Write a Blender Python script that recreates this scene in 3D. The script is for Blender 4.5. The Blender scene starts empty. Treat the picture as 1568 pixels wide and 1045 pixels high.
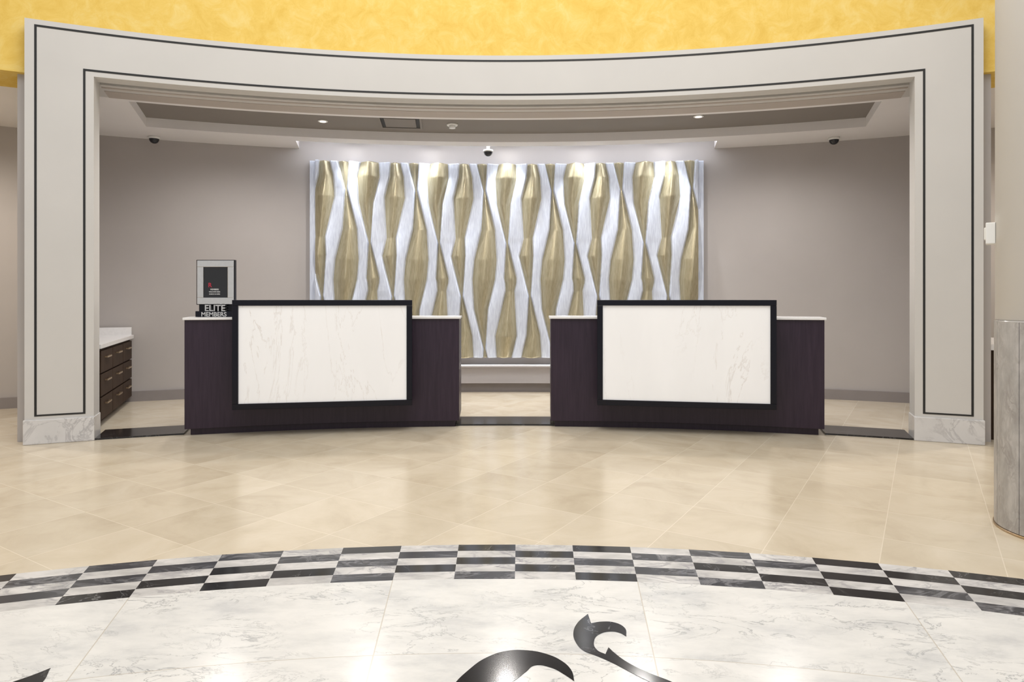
import bpy, bmesh, math, random
from math import sin, cos, pi, radians, floor as mfloor
from mathutils import Vector, Matrix
random.seed(3)
U = 1.3                      # metres per layout unit (camera height)
OX, OY = -0.055, -2.84       # centre of the rotunda in layout units
scene = bpy.context.scene
try:
    scene.view_settings.view_transform = 'Standard'
    scene.view_settings.look = 'None'
except Exception:
    pass

def P(r, a, z):
    a = radians(a)
    return Vector(((OX + r*sin(a))*U, (OY + r*cos(a))*U, z*U))
def W(x, y, z):
    return Vector((x*U, y*U, z*U))

# ------------------------------------------------------------------ materials
def new_mat(name):
    m = bpy.data.materials.new(name); m.use_nodes = True
    nt = m.node_tree
    return m, nt, nt.nodes['Principled BSDF']
def lk(nt, a, b): nt.links.new(a, b)
def math_n(nt, op, a, b=None, c=None, clamp=False):
    n = nt.nodes.new('ShaderNodeMath'); n.operation = op; n.use_clamp = clamp
    for i, v in enumerate((a, b, c)):
        if v is None: continue
        if isinstance(v, (int, float)): n.inputs[i].default_value = v
        else: lk(nt, v, n.inputs[i])
    return n.outputs[0]
def coords(nt, scale=(1,1,1), rot=(0,0,0), loc=(0,0,0)):
    tc = nt.nodes.new('ShaderNodeTexCoord'); mp = nt.nodes.new('ShaderNodeMapping')
    mp.inputs['Scale'].default_value = scale; mp.inputs['Rotation'].default_value = rot
    mp.inputs['Location'].default_value = loc
    lk(nt, tc.outputs['Object'], mp.inputs['Vector'])
    return mp.outputs['Vector']
def noise(nt, vec, scale, detail=4, rough=0.5, dist=0.0):
    n = nt.nodes.new('ShaderNodeTexNoise')
    n.inputs['Scale'].default_value = scale; n.inputs['Detail'].default_value = detail
    n.inputs['Roughness'].default_value = rough; n.inputs['Distortion'].default_value = dist
    lk(nt, vec, n.inputs['Vector'])
    return n.outputs['Fac']
def ramp(nt, fac, stops):
    n = nt.nodes.new('ShaderNodeValToRGB')
    els = n.color_ramp.elements
    while len(els) < len(stops): els.new(0.5)
    for e, (p, c) in zip(els, stops):
        e.position = p; e.color = (c[0], c[1], c[2], 1)
    lk(nt, fac, n.inputs['Fac'])
    return n.outputs['Color']
def mix(nt, fac, a, b, mode='MIX'):
    n = nt.nodes.new('ShaderNodeMix'); n.data_type = 'RGBA'; n.blend_type = mode
    if isinstance(fac, (int, float)): n.inputs[0].default_value = fac
    else: lk(nt, fac, n.inputs[0])
    for i, v in ((6, a), (7, b)):
        if isinstance(v, tuple): n.inputs[i].default_value = (v[0], v[1], v[2], 1)
        else: lk(nt, v, n.inputs[i])
    return n.outputs[2]
def plain(name, col, rough=0.5, metal=0.0, var=0.06, vscale=6.0, bump=0.0, spec=None):
    m, nt, b = new_mat(name)
    f = noise(nt, coords(nt), vscale, 5)
    c2 = tuple(min(1, c*(1+var)) for c in col); c1 = tuple(c*(1-var) for c in col)
    lk(nt, ramp(nt, f, [(0.3, c1), (0.7, c2)]), b.inputs['Base Color'])
    b.inputs['Roughness'].default_value = rough; b.inputs['Metallic'].default_value = metal
    if spec is not None: b.inputs['Specular IOR Level'].default_value = spec
    return m
def emis(name, col, s):
    m, nt, b = new_mat(name)
    b.inputs['Base Color'].default_value = (*col, 1)
    b.inputs['Emission Color'].default_value = (*col, 1); b.inputs['Emission Strength'].default_value = s
    return m

M_portal = plain('portal_plaster', (0.585, 0.57, 0.55), 0.7, 0, 0.02, 2)
M_wall   = plain('greige_wall_paint', (0.455, 0.425, 0.41), 0.75, 0, 0.02, 2)
M_ledge  = plain('ledge_paint', (0.50, 0.48, 0.50), 0.7, 0, 0.02, 2)
M_ceil   = plain('ceiling_paint', (0.82, 0.80, 0.80), 0.8, 0, 0.015, 2)
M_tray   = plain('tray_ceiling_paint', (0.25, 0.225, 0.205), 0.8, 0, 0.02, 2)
M_soffit = plain('soffit_paint', (0.47, 0.42, 0.38), 0.7, 0, 0.02, 2)
M_base   = plain('baseboard_vinyl', (0.26, 0.235, 0.23), 0.5, 0, 0.03)
M_black  = plain('black_lacquer', (0.004, 0.004, 0.009), 0.2, 0, 0.05, spec=0.25)
M_line   = plain('black_reveal_line', (0.01, 0.01, 0.01), 0.5, 0, 0.05)
M_slot   = plain('dark_slot', (0.03, 0.027, 0.025), 0.7, 0, 0.05)
M_white  = plain('white_paint', (0.8, 0.79, 0.78), 0.45, 0, 0.01, 3)
M_quartz = plain('white_quartz', (0.80, 0.79, 0.79), 0.2, 0, 0.03, 30)
M_plastic= plain('white_plastic', (0.82, 0.82, 0.80), 0.35, 0, 0.01)
M_metal  = plain('brushed_silver', (0.62, 0.62, 0.62), 0.32, 0.9, 0.03, 40)
M_chrome = plain('chrome', (0.8, 0.8, 0.8), 0.12, 1.0, 0.02)
M_brass  = plain('bronze_pull', (0.55, 0.42, 0.28), 0.3, 0.9, 0.05)
M_screen = plain('screen_glass', (0.01, 0.01, 0.012), 0.08, 0, 0.05)
M_red    = plain('sign_red_print', (0.45, 0.02, 0.05), 0.5, 0, 0.05)
M_whitep = plain('sign_white_print', (0.7, 0.7, 0.7), 0.5, 0, 0.02)
M_smoke  = plain('smoked_dome', (0.02, 0.02, 0.025), 0.08, 0, 0.02)
M_lampE  = emis('downlight_lens', (0.97, 0.98, 1.0), 25)
M_ledE   = emis('led_strip_lens', (0.90, 0.94, 1.0), 10)
M_addGlow   = emis('added_ledge_glow', (1.0, 0.97, 0.92), 4.5)  # glow of the uplight added on the ledge
M_lampW  = emis('warm_downlight_lens', (1, 0.95, 0.9), 0.8)

def mat_yellow():
    m, nt, b = new_mat('yellow_venetian_plaster')
    f = noise(nt, coords(nt), 5.0, 12, 0.74, 0.6)
    lk(nt, ramp(nt, f, [(0.34, (0.71, 0.475, 0.105)), (0.5, (0.77, 0.545, 0.145)), (0.66, (0.80, 0.615, 0.225))]), b.inputs['Base Color'])
    b.inputs['Roughness'].default_value = 0.95; b.inputs['Specular IOR Level'].default_value = 0.05
    return m
M_yellow = mat_yellow()

def mat_wood(name, c1, c2, rough=0.32, spec=0.5):
    m, nt, b = new_mat(name)
    f = noise(nt, coords(nt, (14, 14, 0.9)), 3.0, 6, 0.6, 0.4)
    lk(nt, ramp(nt, f, [(0.3, c1), (0.7, c2)]), b.inputs['Base Color'])
    b.inputs['Roughness'].default_value = rough; b.inputs['Specular IOR Level'].default_value = spec
    return m
M_wood = mat_wood('espresso_wood_veneer', (0.020, 0.011, 0.022), (0.034, 0.020, 0.035), 0.36, 0.35)
M_cab  = mat_wood('cabinet_wood_veneer', (0.030, 0.018, 0.012), (0.058, 0.036, 0.024), 0.55, 0.1)

def mat_marble(name, base, vein, scale, width, warm=None, rough=0.2, stretch=(1,1,1), rot=(0,0,0), cloud=0.5):
    m, nt, b = new_mat(name)
    v = coords(nt, stretch, rot)
    f = noise(nt, v, scale, 8, 0.62, 1.2)
    d = math_n(nt, 'ABSOLUTE', math_n(nt, 'SUBTRACT', f, 0.5))
    vm = math_n(nt, 'SUBTRACT', 1.0, math_n(nt, 'DIVIDE', d, width), clamp=True)
    g = noise(nt, v, scale*0.6, 3)
    gm = math_n(nt, 'MULTIPLY', vm, math_n(nt, 'MULTIPLY', math_n(nt, 'SUBTRACT', g, 0.38), 3.5, clamp=True))
    c = noise(nt, v, scale*0.8, 6, 0.6)
    basec = ramp(nt, c, [(0.35, tuple(x*(1-0.16*cloud) for x in base)), (0.6, base)])
    lk(nt, mix(nt, gm, basec, vein), b.inputs['Base Color'])
    b.inputs['Roughness'].default_value = rough
    return m
M_panel = mat_marble('warm_white_marble_glow', (0.85, 0.848, 0.855), (0.62, 0.58, 0.55), 1.3, 0.010, rough=0.12, stretch=(1.9, 1.9, 0.5), rot=(0, radians(24), 0), cloud=0.25)
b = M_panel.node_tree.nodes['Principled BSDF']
b.inputs['Emission Color'].default_value = (1, 1, 1, 1); b.inputs['Emission Strength'].default_value = 0.10  # faint even glow added to the marble so the panels look whiter
M_plinth = mat_marble('grey_white_marble', (0.66, 0.65, 0.65), (0.42, 0.41, 0.42), 4, 0.04)
M_colmar = mat_marble('column_granite', (0.47, 0.455, 0.445), (0.31, 0.29, 0.28), 12, 0.10, rough=0.42, stretch=(1.5, 1.5, 0.7), cloud=1.6)
M_mblack = mat_marble('black_marble', (0.009, 0.009, 0.011), (0.20, 0.20, 0.21), 3.5, 0.008, rough=0.13)
M_mdark  = mat_marble('dark_grey_marble', (0.032, 0.034, 0.043), (0.25, 0.25, 0.27), 3.5, 0.06, rough=0.18, stretch=(1, 2.2, 1), rot=(0,0,0.5))
M_mlight = mat_marble('light_grey_marble', (0.64, 0.63, 0.63), (0.26, 0.26, 0.28), 4, 0.06, rough=0.18, stretch=(1, 2.2, 1), rot=(0,0,0.5), cloud=2.2)

def mat_disc():
    m, nt, b = new_mat('carrara_floor_slabs')
    tc = nt.nodes.new('ShaderNodeTexCoord'); sep = nt.nodes.new('ShaderNodeSeparateXYZ')
    lk(nt, tc.outputs['Object'], sep.inputs[0])
    X, Y = sep.outputs[0], sep.outputs[1]
    ang = math_n(nt, 'ARCTAN2', X, Y)
    r = math_n(nt, 'SQRT', math_n(nt, 'ADD', math_n(nt, 'MULTIPLY', X, X), math_n(nt, 'MULTIPLY', Y, Y)))
    st = radians(9.6)
    q = math_n(nt, 'DIVIDE', math_n(nt, 'SUBTRACT', ang, radians(5.52)), st)
    fr = math_n(nt, 'ABSOLUTE', math_n(nt, 'SUBTRACT', q, math_n(nt, 'ROUND', q)))
    dist = math_n(nt, 'MULTIPLY', math_n(nt, 'MULTIPLY', fr, st), r)
    j1 = math_n(nt, 'LESS_THAN', dist, 0.0022)
    q2 = math_n(nt, 'DIVIDE', math_n(nt, 'SUBTRACT', r, 4.70*U), 0.50*U)
    fr2 = math_n(nt, 'MULTIPLY', math_n(nt, 'ABSOLUTE', math_n(nt, 'SUBTRACT', q2, math_n(nt, 'ROUND', q2))), 0.50*U)
    j2 = math_n(nt, 'LESS_THAN', fr2, 0.0018)
    j = math_n(nt, 'MAXIMUM', j1, j2)
    slab = math_n(nt, 'ADD', math_n(nt, 'FLOOR', q), math_n(nt, 'MULTIPLY', math_n(nt, 'FLOOR', q2), 7.3))
    comb = nt.nodes.new('ShaderNodeCombineXYZ')
    lk(nt, X, comb.inputs[0]); lk(nt, Y, comb.inputs[1]); lk(nt, math_n(nt, 'MULTIPLY', slab, 3.7), comb.inputs[2])
    mp = nt.nodes.new('ShaderNodeMapping'); mp.inputs['Rotation'].default_value = (0, 0, 0.7); mp.inputs['Scale'].default_value = (1.0, 2.3, 1)
    lk(nt, comb.outputs[0], mp.inputs['Vector']); v = mp.outputs['Vector']
    f = noise(nt, v, 3.2, 12, 0.66, 0.8)
    d = math_n(nt, 'ABSOLUTE', math_n(nt, 'SUBTRACT', f, 0.5))
    vm = math_n(nt, 'SUBTRACT', 1.0, math_n(nt, 'DIVIDE', d, 0.014), clamp=True)
    g = noise(nt, v, 1.6, 3)
    gm = math_n(nt, 'MULTIPLY', vm, math_n(nt, 'MULTIPLY', math_n(nt, 'SUBTRACT', g, 0.42), 6.0, clamp=True))
    gm = math_n(nt, 'MULTIPLY', gm, 0.75)
    c = noise(nt, v, 2.2, 10, 0.7)
    basec = ramp(nt, c, [(0.34, (0.54, 0.545, 0.555)), (0.48, (0.665, 0.665, 0.66)), (0.62, (0.735, 0.73, 0.72))])
    col = mix(nt, gm, basec, (0.24, 0.25, 0.27))
    col = mix(nt, math_n(nt, 'MULTIPLY', j, 0.7), col, (0.46, 0.41, 0.34))
    lk(nt, col, b.inputs['Base Color']); b.inputs['Roughness'].default_value = 0.2
    return m
M_disc = mat_disc()

def mat_tile():
    m, nt, b = new_mat('beige_marble_floor_tile')
    v = coords(nt, (1/0.52, 1/0.52, 1), (0, 0, radians(32)))
    sep = nt.nodes.new('ShaderNodeSeparateXYZ'); lk(nt, v, sep.inputs[0])
    def jd(s):
        return math_n(nt, 'ABSOLUTE', math_n(nt, 'SUBTRACT', s, math_n(nt, 'ROUND', s)))
    dm = math_n(nt, 'MINIMUM', jd(sep.outputs[0]), jd(sep.outputs[1]))
    j = math_n(nt, 'LESS_THAN', dm, 0.0046)
    cx = math_n(nt, 'FLOOR', sep.outputs[0]); cy = math_n(nt, 'FLOOR', sep.outputs[1])
    comb2 = nt.nodes.new('ShaderNodeCombineXYZ'); lk(nt, cx, comb2.inputs[0]); lk(nt, cy, comb2.inputs[1])
    wn = nt.nodes.new('ShaderNodeTexWhiteNoise'); wn.noise_dimensions = '3D'; lk(nt, comb2.outputs[0], wn.inputs['Vector'])
    comb3 = nt.nodes.new('ShaderNodeCombineXYZ')
    lk(nt, sep.outputs[0], comb3.inputs[0]); lk(nt, sep.outputs[1], comb3.inputs[1]); lk(nt, math_n(nt, 'MULTIPLY', wn.outputs['Value'], 30), comb3.inputs[2])
    f = noise(nt, comb3.outputs[0], 1.2, 8, 0.62, 0.6)
    c1 = ramp(nt, f, [(0.3, (0.52, 0.445, 0.335)), (0.5, (0.59, 0.515, 0.40)), (0.72, (0.64, 0.57, 0.46))])
    br = math_n(nt, 'ADD', 0.95, math_n(nt, 'MULTIPLY', wn.outputs['Value'], 0.07))
    cb = nt.nodes.new('ShaderNodeCombineXYZ')
    for i in range(3): lk(nt, br, cb.inputs[i])
    c2 = mix(nt, 1.0, c1, cb.outputs[0], 'MULTIPLY')
    c3 = mix(nt, math_n(nt, 'MULTIPLY', j, 0.45), c2, (0.80, 0.73, 0.62))
    lk(nt, c3, b.inputs['Base Color'])
    b.inputs['Roughness'].default_value = 0.215
    return m
M_tile = mat_tile()

def mat_art():
    m, nt, b = new_mat('gold_and_silver_leaf')
    at = nt.nodes.new('ShaderNodeAttribute'); at.attribute_name = 'leaf'; at.attribute_type = 'GEOMETRY'
    f = noise(nt, coords(nt, (30, 30, 4)), 2.0, 5)
    gold = ramp(nt, f, [(0.35, (0.40, 0.35, 0.225)), (0.65, (0.50, 0.445, 0.305))])
    silv = ramp(nt, f, [(0.35, (0.56, 0.60, 0.71)), (0.65, (0.68, 0.73, 0.83))])
    k = math_n(nt, 'ADD', math_n(nt, 'MULTIPLY', at.outputs['Fac'], 1.5), 0.5, clamp=True)
    lk(nt, mix(nt, k, silv, gold), b.inputs['Base Color'])
    lk(nt, math_n(nt, 'ADD', 0.2, math_n(nt, 'MULTIPLY', k, 0.3)), b.inputs['Metallic'])
    lk(nt, math_n(nt, 'SUBTRACT', 0.42, math_n(nt, 'MULTIPLY', k, 0.12)), b.inputs['Roughness'])
    return m
M_art = mat_art()
M_silv = plain('silver_edge', (0.58, 0.63, 0.75), 0.4, 0.15, 0.05, 20)

# ------------------------------------------------------------------ mesh helpers
def mesh_obj(name, bm, mats, parent=None, smooth=False):
    bmesh.ops.recalc_face_normals(bm, faces=bm.faces[:])
    me = bpy.data.meshes.new(name); bm.to_mesh(me); bm.free()
    for m in (mats if isinstance(mats, (list, tuple)) else [mats]): me.materials.append(m)
    if smooth:
        for p in me.polygons: p.use_smooth = True
    o = bpy.data.objects.new(name, me); scene.collection.objects.link(o)
    if parent: o.parent = parent
    return o
def empty(name, loc=(0,0,0)):
    o = bpy.data.objects.new(name, None); scene.collection.objects.link(o); o.empty_display_size = 0.1
    return o
def add_arc(bm, r0, r1, a0, a1, z0, z1, mi=0, step=0.6):
    n = max(1, int(math.ceil(abs(a1-a0)/step)))
    prev = None
    for i in range(n+1):
        a = a0 + (a1-a0)*i/n
        q = [bm.verts.new(P(r0, a, z0)), bm.verts.new(P(r1, a, z0)), bm.verts.new(P(r1, a, z1)), bm.verts.new(P(r0, a, z1))]
        if prev is None:
            f = bm.faces.new(q); f.material_index = mi
        else:
            for k in range(4):
                f = bm.faces.new((prev[k], q[k], q[(k+1) % 4], prev[(k+1) % 4])); f.material_index = mi
        prev = q
    f = bm.faces.new(prev[::-1]); f.material_index = mi
def arc_obj(name, blocks, mats, parent=None, step=0.6):
    bm = bmesh.new()
    for b in blocks:
        add_arc(bm, *b[:6], mi=(b[6] if len(b) > 6 else 0), step=step)
    return mesh_obj(name, bm, mats, parent)
def add_obox(bm, c, ux, uy, sx, sy, z0, z1, mi=0):
    vs = []
    for z in (z0, z1):
        for (i, j) in ((-1,-1),(1,-1),(1,1),(-1,1)):
            vs.append(bm.verts.new(W(c[0]+ux[0]*sx*i+uy[0]*sy*j, c[1]+ux[1]*sx*i+uy[1]*sy*j, z)))
    for f in ((0,3,2,1),(4,5,6,7),(0,1,5,4),(1,2,6,5),(2,3,7,6),(3,0,4,7)):
        ff = bm.faces.new([vs[k] for k in f]); ff.material_index = mi
def add_cyl(bm, c, rad, z0, z1, mi=0, n=48, r2=None):
    r2 = rad if r2 is None else r2
    lo = [bm.verts.new(W(c[0]+rad*cos(2*pi*i/n), c[1]+rad*sin(2*pi*i/n), z0)) for i in range(n)]
    hi = [bm.verts.new(W(c[0]+r2*cos(2*pi*i/n), c[1]+r2*sin(2*pi*i/n), z1)) for i in range(n)]
    for i in range(n):
        f = bm.faces.new((lo[i], lo[(i+1)%n], hi[(i+1)%n], hi[i])); f.material_index = mi; f.smooth = True
    for l in (lo[::-1], hi):
        f = bm.faces.new(l); f.material_index = mi
def bevel(o, w=0.004, seg=2):
    m = o.modifiers.new('bevel', 'BEVEL'); m.width = w; m.segments = seg; m.limit_method = 'ANGLE'; m.angle_limit = radians(40)

# ------------------------------------------------------------------ floor
R_IN, R_OUT = 5.195, 5.525
def build_floor():
    bm = bmesh.new()
    def pt(r, a): return bm.verts.new((r*U*sin(radians(a)), r*U*cos(radians(a)), 0))
    off = 0.72
    N = 150; st = 2.4
    rows = 5
    rad = [R_IN + (R_OUT-R_IN)*i/rows for i in range(rows+1)]
    grid = [[pt(r, off + st*k) for k in range(N)] for r in rad]
    for i in range(rows):
        for k in range(N):
            f = bm.faces.new((grid[i][k], grid[i][(k+1)%N], grid[i+1][(k+1)%N], grid[i+1][k]))
            dark = ((i + k) % 2 == 1)
            if dark: f.material_index = 2 if random.random() < 0.5 else 3
            else: f.material_index = 4
    f = bm.faces.new(grid[0]); f.material_index = 1
    outer = [pt(15, off + st*k) for k in range(N)]
    for k in range(N):
        f = bm.faces.new((grid[-1][k], grid[-1][(k+1)%N], outer[(k+1)%N], outer[k])); f.material_index = 0
    for f in bm.faces:
        f.normal_update()
        if f.normal.z < 0: f.normal_flip()
    me = bpy.data.meshes.new('floor'); bm.to_mesh(me); bm.free()
    for m in (M_tile, M_disc, M_mblack, M_mdark, M_mlight): me.materials.append(m)
    o = bpy.data.objects.new('floor', me); scene.collection.objects.link(o)
    o.location = (OX*U, OY*U, 0)
    return o
floor = build_floor()

def inlay(name, pts, parent):
    cu = bpy.data.curves.new(name, 'CURVE'); cu.dimensions = '2D'; cu.fill_mode = 'BOTH'
    sp = cu.splines.new('BEZIER'); sp.bezier_points.add(len(pts)-1)
    for bp_, p in zip(sp.bezier_points, pts):
        bp_.co = (p[0]*U, p[1]*U, 0)
        t = 'VECTOR' if len(p) > 2 else 'AUTO'
        bp_.handle_left_type = t; bp_.handle_right_type = t
    sp.use_cyclic_u = True; cu.resolution_u = 10; cu.extrude = 0.0006
    tmp = bpy.data.objects.new(name+'_c', cu); scene.collection.objects.link(tmp)
    bpy.context.view_layer.update()
    dg = bpy.context.evaluated_depsgraph_get()
    me = bpy.data.meshes.new_from_object(tmp.evaluated_get(dg)); me.materials.clear(); me.materials.append(M_mblack)
    bpy.data.objects.remove(tmp)
    o = bpy.data.objects.new(name, me); scene.collection.objects.link(o)
    o.parent = parent
    o.location = (-OX*U, -OY*U, 0.0008)
    return o
inlay('scroll_inlay_a', [(-.155,1.69),(-.113,1.781),(-.071,1.836),(-.017,1.870),(.039,1.874),(.094,1.856),(.137,1.819),(.160,1.772),(.163,1.722,1),
      (.140,1.752),(.108,1.784),(.064,1.797),(.037,1.765),(.002,1.720),(-.04,1.685),(-.05,1.60),(-.04,1.50,1),(-.11,1.53),(-.16,1.60)], floor)
inlay('scroll_inlay_b', [(.241,2.091,1),(.202,2.032),(.184,1.973),(.186,1.916),(.205,1.870),(.235,1.846),(.272,1.813),(.324,1.756),(.367,1.711),(.43,1.64),(.54,1.55,1),
      (.47,1.66),(.416,1.720),(.361,1.765),(.317,1.813),(.292,1.855),(.277,1.890,1),(.263,1.853,1),(.243,1.874),(.240,1.924),(.262,1.965),(.297,1.980),(.321,1.973),(.339,1.950,1),
      (.342,2.004),(.315,2.036),(.275,2.040),(.244,2.030,1)], floor)
inlay('scroll_inlay_c', [(-1.25,1.784,1),(-1.274,1.75),(-1.31,1.711),(-1.38,1.62,1),(-1.28,1.60),(-1.225,1.70)], floor)

arc_obj('trim_threshold', [(8.06, 8.40, -21.15, -17.1, 0, 0.012), (8.06, 8.40, -2.75, 2.75, 0, 0.012), (8.06, 8.40, 17.1, 21.15, 0, 0.012)], M_mblack)

# ------------------------------------------------------------------ walls
HZ = 2.585; PT = 2.937
arc_obj('wall_rotunda', [(8.15, 8.58, -55, -24.12, HZ, 6.5), (8.15, 8.58, 24.12, 55, HZ, 6.5), (8.15, 8.58, -24.12, 24.12, PT, 6.5),
                         (8.15, 8.58, -55, -36, 0, HZ), (8.15, 8.58, 36, 55, 0, HZ)], M_yellow)
arc_obj('wall_back', [(10.0, 10.15, -40, 40, 0, 2.72)], M_wall)
arc_obj('wall_left', [(8.2, 10.0, -24.6, -24.2, 0, 2.59)], M_wall)
arc_obj('wall_right', [(8.2, 10.0, 24.2, 24.6, 0, 2.59)], M_wall)
arc_obj('baseboard_back', [(9.975, 10.0, -40, -24.6, 0, 0.10), (9.975, 10.0, -21.9, 24.2, 0, 0.10), (9.975, 10.0, 24.6, 40, 0, 0.10)], M_base)
arc_obj('baseboard_right', [(8.25, 9.975, 24.05, 24.2, 0, 0.10)], M_base)
arc_obj('trim_ledge', [(9.92, 9.999, -11.9, 11.9, 0.10, 0.285), (9.83, 9.999, -11.95, 11.95, 0.285, 0.30)], M_ledge)
arc_obj('added_ledge_uplight', [(9.85, 9.87, -11.6, 11.6, 0.30, 0.304)], M_addGlow)  # uplight added to brighten the foot of the relief

# ceiling with curved tray and light slot
TA = 20.4
CZ = 2.59; TZ = 2.675; SA = 12.6
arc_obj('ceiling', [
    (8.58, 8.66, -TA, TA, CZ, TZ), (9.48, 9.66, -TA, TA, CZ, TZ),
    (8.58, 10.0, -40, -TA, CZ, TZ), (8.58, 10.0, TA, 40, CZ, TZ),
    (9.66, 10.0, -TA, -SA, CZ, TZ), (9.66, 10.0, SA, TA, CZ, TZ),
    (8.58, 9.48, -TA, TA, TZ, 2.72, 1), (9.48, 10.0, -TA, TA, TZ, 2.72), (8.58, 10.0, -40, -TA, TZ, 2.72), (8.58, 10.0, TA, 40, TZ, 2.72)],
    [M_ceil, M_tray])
arc_obj('light_slot', [(9.665, 9.69, -SA+.1, SA-.1, 2.635, 2.66)], [M_ledE])

# ------------------------------------------------------------------ portal surround
portal = empty('portal_surround')
AI, AO = 21.2, 24.1
arc_obj('header', [(8.06, 8.19, -AI, AI, HZ, PT), (8.19, 8.25, -AI, AI, 2.70, PT), (8.25, 8.58, -AI, AI, HZ, PT),
                   (8.06, 8.24, -AO, -AI, 0.17, PT), (8.06, 8.24, AI, AO, 0.17, PT),
                   (8.24, 8.58, -AO, -AI, HZ, PT), (8.24, 8.58, AI, AO, HZ, PT)], M_portal, portal, 0.4)
arc_obj('slot_cover', [(8.195, 8.245, -AI, AI, 2.66, 2.70)], M_slot, portal, 0.4)
arc_obj('shutter_rail', [(8.30, 8.32, -AI, AI, HZ-0.006, HZ), (8.40, 8.575, -AI, AI, HZ-0.004, HZ)], M_soffit, portal, 0.4)
for s, nm in ((-1, 'plinth_a'), (1, 'plinth_b')):
    a0, a1 = sorted((s*(AI-0.04), s*(AO+0.05)))
    o = arc_obj(nm, [(8.045, 8.25, a0, a1, 0, 0.17)], M_plinth, portal, 0.5)
    bevel(o, 0.006)
lw = 0.014; rf = 8.0575; rb = 8.062
lad = 0.098
ao_l, ai_l = AO-0.40, AI+0.36
zt, zi, zb = PT-0.036, HZ+0.034, 0.192
bl = [(rf, rb, -ao_l, ao_l, zt-lw, zt), (rf, rb, -ai_l, ai_l, zi, zi+lw)]
for s in (-1, 1):
    bl.append((rf, rb, *sorted((s*ao_l, s*(ao_l-lad))), zb, zt-lw))
    bl.append((rf, rb, *sorted((s*ai_l, s*(ai_l+lad))), zb, zi+lw))
    bl.append((rf, rb, *sorted((s*(ai_l+lad), s*(ao_l-lad))), zb, zb+lw*0.8))
arc_obj('outline_inlay', bl, M_line, portal, 0.4)

# ------------------------------------------------------------------ reception desks
def desk(s):
    e = empty('reception_desk')
    def A(a, b): return sorted((s*a, s*b))
    o = arc_obj('body', [(8.0, 8.07, *A(2.57, 17.0), 0.05, 0.85), (8.07, 8.52, *A(2.57, 2.95), 0.05, 0.85), (8.07, 8.52, *A(16.6, 17.0), 0.05, 0.85),
                         (8.07, 8.58, *A(2.95, 16.6), 0.56, 0.60)], M_wood, e, 0.5)
    bevel(o, 0.003)
    arc_obj('toe_kick', [(8.04, 8.12, *A(2.8, 16.75), 0, 0.05), (8.12, 8.45, *A(2.8, 3.0), 0, 0.05), (8.12, 8.45, *A(16.5, 16.75), 0, 0.05)], M_wood, e, 0.5)
    o = arc_obj('transaction_top', [(7.985, 8.30, *A(2.48, 17.08), 0.85, 0.868)], M_quartz, e, 0.5)
    bevel(o, 0.003)
    def g(a, r=7.82): return Vector((OX + r*sin(radians(a)), OY + r*cos(radians(a))))
    p0, p1 = (g(s*14.5), g(s*5.1)) if s < 0 else (g(s*5.1), g(s*14.5))
    d = (p1-p0); L = d.length; ux = d/L; uy = Vector((-ux.y, ux.x))
    if uy.y < 0: uy = -uy
    ZB, ZT = 0.205, 0.997; fw = 0.042
    def loc(u, v): return p0 + ux*u + uy*v
    bm = bmesh.new()
    dep = 0.055
    add_obox(bm, loc(L/2, dep), ux, uy, L/2, dep, ZT-fw, ZT)
    add_obox(bm, loc(L/2, dep), ux, uy, L/2, dep, ZB, ZB+fw)
    add_obox(bm, loc(fw/2, dep), ux, uy, fw/2, dep, ZB+fw, ZT-fw)
    add_obox(bm, loc(L-fw/2, dep), ux, uy, fw/2, dep, ZB+fw, ZT-fw)
    fr = mesh_obj('panel_frame', bm, M_black, e); bevel(fr, 0.004)
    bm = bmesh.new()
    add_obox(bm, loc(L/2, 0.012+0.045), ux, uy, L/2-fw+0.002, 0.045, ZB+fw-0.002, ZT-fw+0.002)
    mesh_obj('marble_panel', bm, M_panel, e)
    bm = bmesh.new()
    add_obox(bm, loc(L/2, 0.13), ux, uy, L/2-0.08, 0.028, ZB+0.03, 0.845)
    mesh_obj('panel_mount', bm, M_wood, e)
    return e
desk(-1); desk(1)

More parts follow.
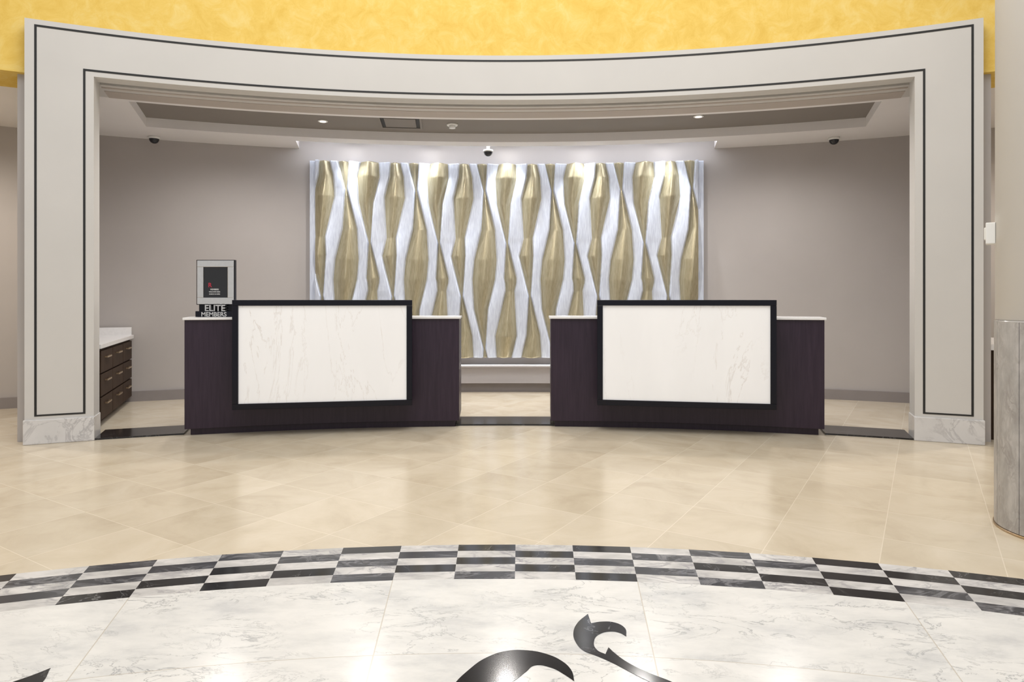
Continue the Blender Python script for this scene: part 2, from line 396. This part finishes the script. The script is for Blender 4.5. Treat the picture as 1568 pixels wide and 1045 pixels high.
# ------------------------------------------------------------------ sculptural feature wall
def feature():
    e = empty('sculptural_wall_panel')
    A0 = 11.95; z0, z1 = 0.378, 2.452
    rb = 9.94
    arc_obj('backing', [(rb, 10.0, -A0, A0, z0, z1)], M_silv, e, 0.5)
    # upright gold blades with straight edges, pinched in turn so the silver straps between them cross in tall X shapes
    WM, HM = 595.0, 294.0
    NX, NY = 850, 210
    PIT = 35.0; STG = 80.0; PER = 3*STG
    verts = []; vals = []
    def wrapd(y, y0):
        d = (y-y0) % PER
        return min(d, PER-d)
    def swd(y, y0):
        d = (y-y0) % PER
        return d if d < PER/2 else d-PER
    def edges(k, y):
        ya = 97 + STG*(k-1.7)
        yb = 97 - STG*(k-3.2)
        sa = min(1.0, wrapd(y, ya)/105.0)
        sb = 0.34 + 0.66*min(1.0, wrapd(y, yb)/75.0)
        sh = min(sa, sb)
        t = swd(y, ya)/(PER/2)                        # blade centre zig-zags in straight runs
        z = 1-abs(2*t-1) if t > 0 else -(1-abs(2*t+1))
        c = 228 + PIT*k + 5.5*z
        hw = PIT*(0.035 + 0.455*sh)
        return c-hw, c+hw
    for j in range(NY+3):
        jj = min(max(j-1, 0), NY); y = HM*jj/NY
        cap = j in (0, NY+2)
        E = [list(edges(k, y)) for k in range(-9, 13)]
        for q_ in range(len(E)-1):
            if E[q_+1][0]-E[q_][1] < 4.0:
                mm = (E[q_+1][0]+E[q_][1])/2; E[q_][1] = mm-2.0; E[q_+1][0] = mm+2.0
        idx = 0
        for i in range(NX+1):
            x = WM*i/NX
            while idx < len(E)-1 and x > (E[idx][1] + E[idx+1][0])/2: idx += 1
            l, r_ = E[idx]
            m = min(x-l, r_-x)
            edge = min(x, WM-x) - 8.0
            if edge <= 0:
                d = 0.014; m = min(m, edge)
            elif m > 0:
                w = (r_-l); t = (x-l)/w
                prof = 0.55*sin(pi*t) + 0.45*(1-abs(2*t-1))
                d = 0.022 + 0.0030*w*prof
            else:
                if x < l: g0, g1, kk = E[idx-1][1], l, idx-1
                else: g0, g1, kk = r_, E[min(idx+1, len(E)-1)][0], idx
                w = max(g1-g0, 0.5); t = min(max((x-g0)/w, 0), 1)
                # flat strap standing proud with crisp shoulders, tilted one way then the other
                sh = min(1.0, min(t, 1-t)*w/1.6)
                tilt = sin(2*pi*(y-STG*kk)/PER)
                d = 0.022 + sh*(0.040 + 0.0016*min(w, 26)*tilt*(t-0.5)*2)
            if cap: d = 0.0
            verts.append(P(rb-0.001-d, -A0 + 2*A0*x/WM, z1 - (z1-z0)*y/HM)); vals.append(m)
    faces = []
    N = NX+1
    for j in range(NY+2):
        for i in range(NX):
            faces.append((j*N+i, (j+1)*N+i, (j+1)*N+i+1, j*N+i+1))
    me = bpy.data.meshes.new('crossed_ribbon_relief'); me.from_pydata(verts, [], faces)
    att = me.attributes.new('leaf', 'FLOAT', 'POINT'); att.data.foreach_set('value', vals)
    me.polygons.foreach_set('use_smooth', [True]*len(faces))
    me.materials.append(M_art); me.update()
    o = bpy.data.objects.new('crossed_ribbon_relief', me); scene.collection.objects.link(o); o.parent = e
feature()

# ------------------------------------------------------------------ left service cabinet
def cabinet(name, sgn, r0, r1, af, ab, ztop, cols, splash=True):
    e = empty(name)
    def A(a, b): return sorted((sgn*a, sgn*b))
    zc = ztop-0.035
    arc_obj('carcass', [(r0, r1, *A(af, ab), 0.05, zc), (r0+0.02, r1, *A(af+0.3, ab), 0, 0.05)], M_cab, e, 1)
    o = arc_obj('countertop', [(r0-0.03, r1, *A(af-0.2, ab), zc, ztop)], M_quartz, e, 1); bevel(o, 0.003)
    if splash:
        arc_obj('backsplash', [(r1-0.02, r1, *A(af-0.1, ab), ztop, ztop+0.075), (r0, r1-0.02, *A(ab-0.12, ab), ztop, ztop+0.075)], M_quartz, e, 1)
    fr = []; hd = []
    w = (r1-r0-0.04)/cols
    hz = (zc-0.07)/3
    for c in range(cols):
        for k in range(3):
            ra = r0+0.03+c*w; za = 0.06+k*hz
            fr.append((ra, ra+w-0.012, *A(af-0.12, af), za, za+hz-0.012))
            hd.append((ra+w*0.3, ra+w*0.66, *A(af-0.26, af-0.2), za+hz*0.6, za+hz*0.6+0.012))
            hd.append((ra+w*0.32, ra+w*0.34, *A(af-0.2, af-0.12), za+hz*0.6, za+hz*0.6+0.012))
            hd.append((ra+w*0.62, ra+w*0.64, *A(af-0.2, af-0.12), za+hz*0.6, za+hz*0.6+0.012))
    o = arc_obj('drawer_fronts', fr, M_cab, e, 1); bevel(o, 0.003)
    arc_obj('drawer_pulls', hd, M_brass, e, 1)
    return e
cab = cabinet('service_cabinet', -1, 8.52, 9.975, 21.65, 24.18, 0.655, 3)
e2 = empty('buffet_counter')
arc_obj('base', [(8.30, 9.3, 24.62, 28.5, 0.0, 0.64)], M_cab, e2, 1)
arc_obj('top', [(8.27, 9.33, 24.62, 28.6, 0.64, 0.68)], M_quartz, e2, 1)

def tube(name, pts, rad, mat, parent=None):
    cu = bpy.data.curves.new(name, 'CURVE'); cu.dimensions = '3D'; cu.bevel_depth = rad; cu.bevel_resolution = 4; cu.use_fill_caps = True
    sp = cu.splines.new('NURBS'); sp.points.add(len(pts)-1)
    for q, p in zip(sp.points, pts): q.co = (*p, 1)
    sp.use_endpoint_u = True; sp.order_u = 3; cu.resolution_u = 8
    tmp = bpy.data.objects.new('t', cu); scene.collection.objects.link(tmp)
    bpy.context.view_layer.update()
    me = bpy.data.meshes.new_from_object(tmp.evaluated_get(bpy.context.evaluated_depsgraph_get()))
    me.materials.clear(); me.materials.append(mat)
    bpy.data.objects.remove(tmp)
    o = bpy.data.objects.new(name, me); scene.collection.objects.link(o)
    if parent: o.parent = parent
    return o
tube('faucet_spout', [P(9.2, -23.6, 0.655), P(9.2, -23.6, 0.74), P(9.2, -23.5, 0.78), P(9.2, -23.1, 0.775), P(9.2, -22.9, 0.745)], 0.011, M_chrome, cab)
tube('faucet_lever', [P(9.32, -23.6, 0.655), P(9.32, -23.6, 0.69), P(9.32, -23.4, 0.705)], 0.010, M_chrome, cab)

# ------------------------------------------------------------------ tabletop sign
def text_mesh(name, body, size, ext, mat, parent, M):
    cu = bpy.data.curves.new(name, 'FONT'); cu.body = body; cu.size = size; cu.extrude = ext; cu.align_x = 'CENTER'; cu.offset = size*0.02
    tmp = bpy.data.objects.new('t', cu); scene.collection.objects.link(tmp); bpy.context.view_layer.update()
    me = bpy.data.meshes.new_from_object(tmp.evaluated_get(bpy.context.evaluated_depsgraph_get()))
    me.materials.clear(); me.materials.append(mat); bpy.data.objects.remove(tmp)
    me.transform(M)
    o = bpy.data.objects.new(name, me); scene.collection.objects.link(o); o.parent = parent
    return o
def sign():
    e = empty('tabletop_sign')
    cx, cy = -2.255, 5.02
    ux, uy = Vector((1, 0)), Vector((0, 1))
    zb, zt = 0.965, 1.298; hw = 0.140
    bm = bmesh.new()
    d = 0.016
    add_obox(bm, (cx, cy), ux, uy, hw, d, zb, zb+0.05, 0)
    add_obox(bm, (cx, cy), ux, uy, hw, d, zt-0.05, zt, 0)
    add_obox(bm, (cx-hw+0.024, cy), ux, uy, 0.024, d, zb+0.05, zt-0.05, 0)
    add_obox(bm, (cx+hw-0.024, cy), ux, uy, 0.024, d, zb+0.05, zt-0.05, 0)
    o = mesh_obj('sign_frame', bm, M_metal, e); bevel(o, 0.004)
    bm = bmesh.new()
    t = 0.004
    add_obox(bm, (cx, cy+0.004), ux, uy, hw+t, d+0.002, zt, zt+t); add_obox(bm, (cx, cy+0.004), ux, uy, hw+t, d+0.002, zb-t, zb)
    add_obox(bm, (cx-hw-t/2, cy+0.004), ux, uy, t/2, d+0.002, zb, zt); add_obox(bm, (cx+hw+t/2, cy+0.004), ux, uy, t/2, d+0.002, zb, zt)
    mesh_obj('frame_edge', bm, M_black, e)
    bm = bmesh.new(); add_obox(bm, (cx, cy+0.004), ux, uy, hw-0.048, 0.01, zb+0.05, zt-0.05); mesh_obj('display', bm, M_screen, e)
    yy = (cy-0.0075)*U
    def TM(x, z): return Matrix.Translation((x*U, yy, z*U)) @ Matrix.Rotation(radians(90), 4, 'X')
    text_mesh('print_mark', 'R', 0.06, 0.0005, M_red, e, TM(cx-0.045, 1.095))
    text_mesh('print_line_a', 'MEMBERS', 0.020, 0.0005, M_whitep, e, TM(cx-0.01, 1.072))
    text_mesh('print_line_b', 'WELCOME DESK', 0.015, 0.0005, M_whitep, e, TM(cx-0.01, 1.055))
    text_mesh('print_line_c', 'CHECK IN HERE', 0.015, 0.0005, M_whitep, e, TM(cx-0.01, 1.038))
    bm = bmesh.new()
    add_obox(bm, (cx, cy), ux, uy, hw, 0.04, 0.869, 0.912)
    add_obox(bm, (cx, cy+0.03), ux, uy, hw, 0.012, 0.912, 0.962)
    mesh_obj('sign_base', bm, M_black, e)
    yy = (cy-0.010)*U
    text_mesh('letters_top', 'ELITE', 0.088, 0.02, M_metal, e, TM(cx, 0.9125))
    yy = (cy-0.041)*U
    text_mesh('letters_bottom', 'MEMBERS', 0.060, 0.001, M_metal, e, TM(cx, 0.873))
    return e
sign()

# ------------------------------------------------------------------ round column
def column():
    e = empty('round_column')
    c = (2.385, 2.815); R = 0.262
    bm = bmesh.new(); add_cyl(bm, c, R-0.004, 0.912, 5.5, n=96); mesh_obj('shaft', bm, M_white, e)
    bm = bmesh.new()
    NS = 12; z0, z1 = 0.012, 0.905
    for k in range(NS):
        for (za, zb_) in ((z0, z1),):
            n = 8; a0 = 2*pi*k/NS + 0.006 + 0.2; a1 = 2*pi*(k+1)/NS - 0.006 + 0.2
            pr = None
            for i in range(n+1):
                a = a0+(a1-a0)*i/n
                q = [bm.verts.new(W(c[0]+rr*cos(a), c[1]+rr*sin(a), zz)) for rr, zz in ((R-0.03, za), (R, za), (R, zb_), (R-0.03, zb_))]
                if pr:
                    for m in range(4): bm.faces.new((pr[m], q[m], q[(m+1)%4], pr[(m+1)%4]))
                else: bm.faces.new(q)
                pr = q
            bm.faces.new(pr[::-1])
    o = mesh_obj('marble_cladding', bm, M_colmar, e)
    bm = bmesh.new(); add_cyl(bm, c, R-0.006, 0.0, 0.912, n=96); mesh_obj('core', bm, M_plinth, e)
    bm = bmesh.new(); add_cyl(bm, c, R+0.004, 0, 0.010, n=96); mesh_obj('base_ring', bm, M_brass, e)
    dirv = Vector((-0.81, 0.586))
    ctr = Vector(c) + dirv*(R+0.012); ux = Vector((-dirv.y, dirv.x))
    bm = bmesh.new(); add_obox(bm, ctr, ux, dirv, 0.04, 0.018, 1.25, 1.345)
    add_obox(bm, ctr+dirv*0.02, ux, dirv, 0.022, 0.004, 1.27, 1.325)
    o = mesh_obj('wall_switch', bm, M_plastic, e); bevel(o, 0.004)
column()

# ------------------------------------------------------------------ ceiling fixtures
def dome(x, y, z, stem=0.0):
    bm = bmesh.new(); r = 0.045
    if stem:
        add_cyl(bm, (x, y), 0.018, z-stem, z, 0, 24); z = z-stem
    add_cyl(bm, (x, y), r*1.15, z-0.022, z, 0, 32)
    n = 24; rings = 8; prev = None
    for i in range(rings+1):
        t = (pi/2)*i/rings; rr = r*cos(t); zz = z-0.022-r*1.0*sin(t)
        if i == rings:
            v = bm.verts.new(W(x, y, zz))
            for k in range(n):
                f = bm.faces.new((prev[k], prev[(k+1)%n], v)); f.material_index = 1; f.smooth = True
        else:
            ring = [bm.verts.new(W(x+rr*cos(2*pi*k/n), y+rr*sin(2*pi*k/n), zz)) for k in range(n)]
            if prev:
                for k in range(n):
                    f = bm.faces.new((prev[k], prev[(k+1)%n], ring[(k+1)%n], ring[k])); f.material_index = 1; f.smooth = True
            prev = ring
    mesh_obj('security_dome_camera', bm, [M_plastic, M_smoke])
dome(-3.49, 6.42, CZ-0.001); dome(-0.25, 6.90, TZ-0.001, 0.105); dome(3.16, 6.46, CZ-0.001)

# air diffuser
bm = bmesh.new()
c = Vector((-1.05, 6.2)); aa = math.atan2(c.x-OX, c.y-OY); ux = Vector((cos(aa), -sin(aa))); uy = Vector((sin(aa), cos(aa)))
h = 0.2
for s in (-1, 1):
    add_obox(bm, c+uy*s*(h-0.010), ux, uy, h, 0.010, TZ-0.014, TZ-0.001, 0)
    add_obox(bm, c+ux*s*(h-0.010), ux, uy, 0.010, h-0.020, TZ-0.014, TZ-0.001, 0)
    add_obox(bm, c+uy*s*(h-0.038), ux, uy, h-0.022, 0.018, TZ-0.008, TZ-0.001, 1)
    add_obox(bm, c+ux*s*(h-0.038), ux, uy, 0.016, h-0.056, TZ-0.008, TZ-0.001, 1)
add_obox(bm, c, ux, uy, h-0.056, h-0.056, TZ-0.014, TZ-0.003, 0)
mesh_obj('air_diffuser', bm, [M_tray, M_slot])
bm = bmesh.new(); add_cyl(bm, (-0.57, 6.28), 0.05, TZ-0.015, TZ-0.001, 0, 32, 0.055); add_cyl(bm, (-0.57, 6.28), 0.03, TZ-0.04, TZ-0.015, 0, 32)
mesh_obj('smoke_detector', bm, M_plastic)
for (x, y) in ((-1.77, 6.16), (1.70, 6.0)):
    bm = bmesh.new(); add_cyl(bm, (x, y), 0.045, TZ-0.008, TZ-0.001, 0, 32); add_cyl(bm, (x, y), 0.03, TZ-0.011, TZ-0.008, 1, 32)
    mesh_obj('recessed_downlight', bm, [M_plastic, M_lampW])
SP = (-9.45, -4.7, 0.05, 4.75, 9.6)
for a in SP:
    p = P(9.84, a, 0)/U
    bm = bmesh.new(); add_cyl(bm, (p.x, p.y), 0.05, TZ-0.03, TZ-0.001, 0, 32, 0.055); add_cyl(bm, (p.x, p.y), 0.036, TZ-0.034, TZ-0.03, 1, 32)
    mesh_obj('wall_wash_downlight', bm, [M_plastic, M_lampE])

# ------------------------------------------------------------------ lights
def light(kind, name, loc, energy, col, target=None, **kw):
    L = bpy.data.lights.new(name, kind); L.energy = energy; L.color = col
    for k, v in kw.items(): setattr(L, k, v)
    o = bpy.data.objects.new(name, L); scene.collection.objects.link(o); o.location = loc
    if target is not None:
        o.rotation_euler = (Vector(target)-Vector(loc)).to_track_quat('-Z', 'Y').to_euler()
    return o
for i, a in enumerate(SP):
    light('SPOT', 'wall_wash_lamp', P(9.74, a, TZ-0.045), 62, (0.92, 0.96, 1.0), P(9.93, a, 0.7), spot_size=radians(78), spot_blend=0.8, shadow_soft_size=0.03)
for a in (-16, -8, 0, 8, 16):
    light('SPOT', 'bay_lamp', P(8.95, a, TZ-0.02), 135, (1, 0.955, 0.92), P(8.95, a, 0), spot_size=radians(160), spot_blend=0.9, shadow_soft_size=0.08)
for a in (-30, 30):
    light('SPOT', 'corridor_fill', P(9.0, a, CZ-0.02), 190, (1, 0.91, 0.80), P(9.0, a, 0), spot_size=radians(165), spot_blend=0.9, shadow_soft_size=0.08)  # fill light added to lighten the side corridors, without a fixture
light('AREA', 'rotunda_lamp', W(0, 2.0, 6.0), 400, (1, 0.985, 0.96), W(0, 3.0, 0), shape='DISK', size=5.0)
w = bpy.data.worlds.new('world'); scene.world = w; w.use_nodes = True
bg = w.node_tree.nodes['Background']; bg.inputs[0].default_value = (1.0, 0.99, 0.985, 1); bg.inputs[1].default_value = 0.74

# ------------------------------------------------------------------ camera
cam = bpy.data.cameras.new('camera'); co = bpy.data.objects.new('camera', cam); scene.collection.objects.link(co)
co.location = (0, 0, U); co.rotation_euler = (radians(90), 0, 0)
cam.sensor_width = 36; cam.lens = 36*1008/1568; cam.shift_y = -63.5/1568
scene.camera = co
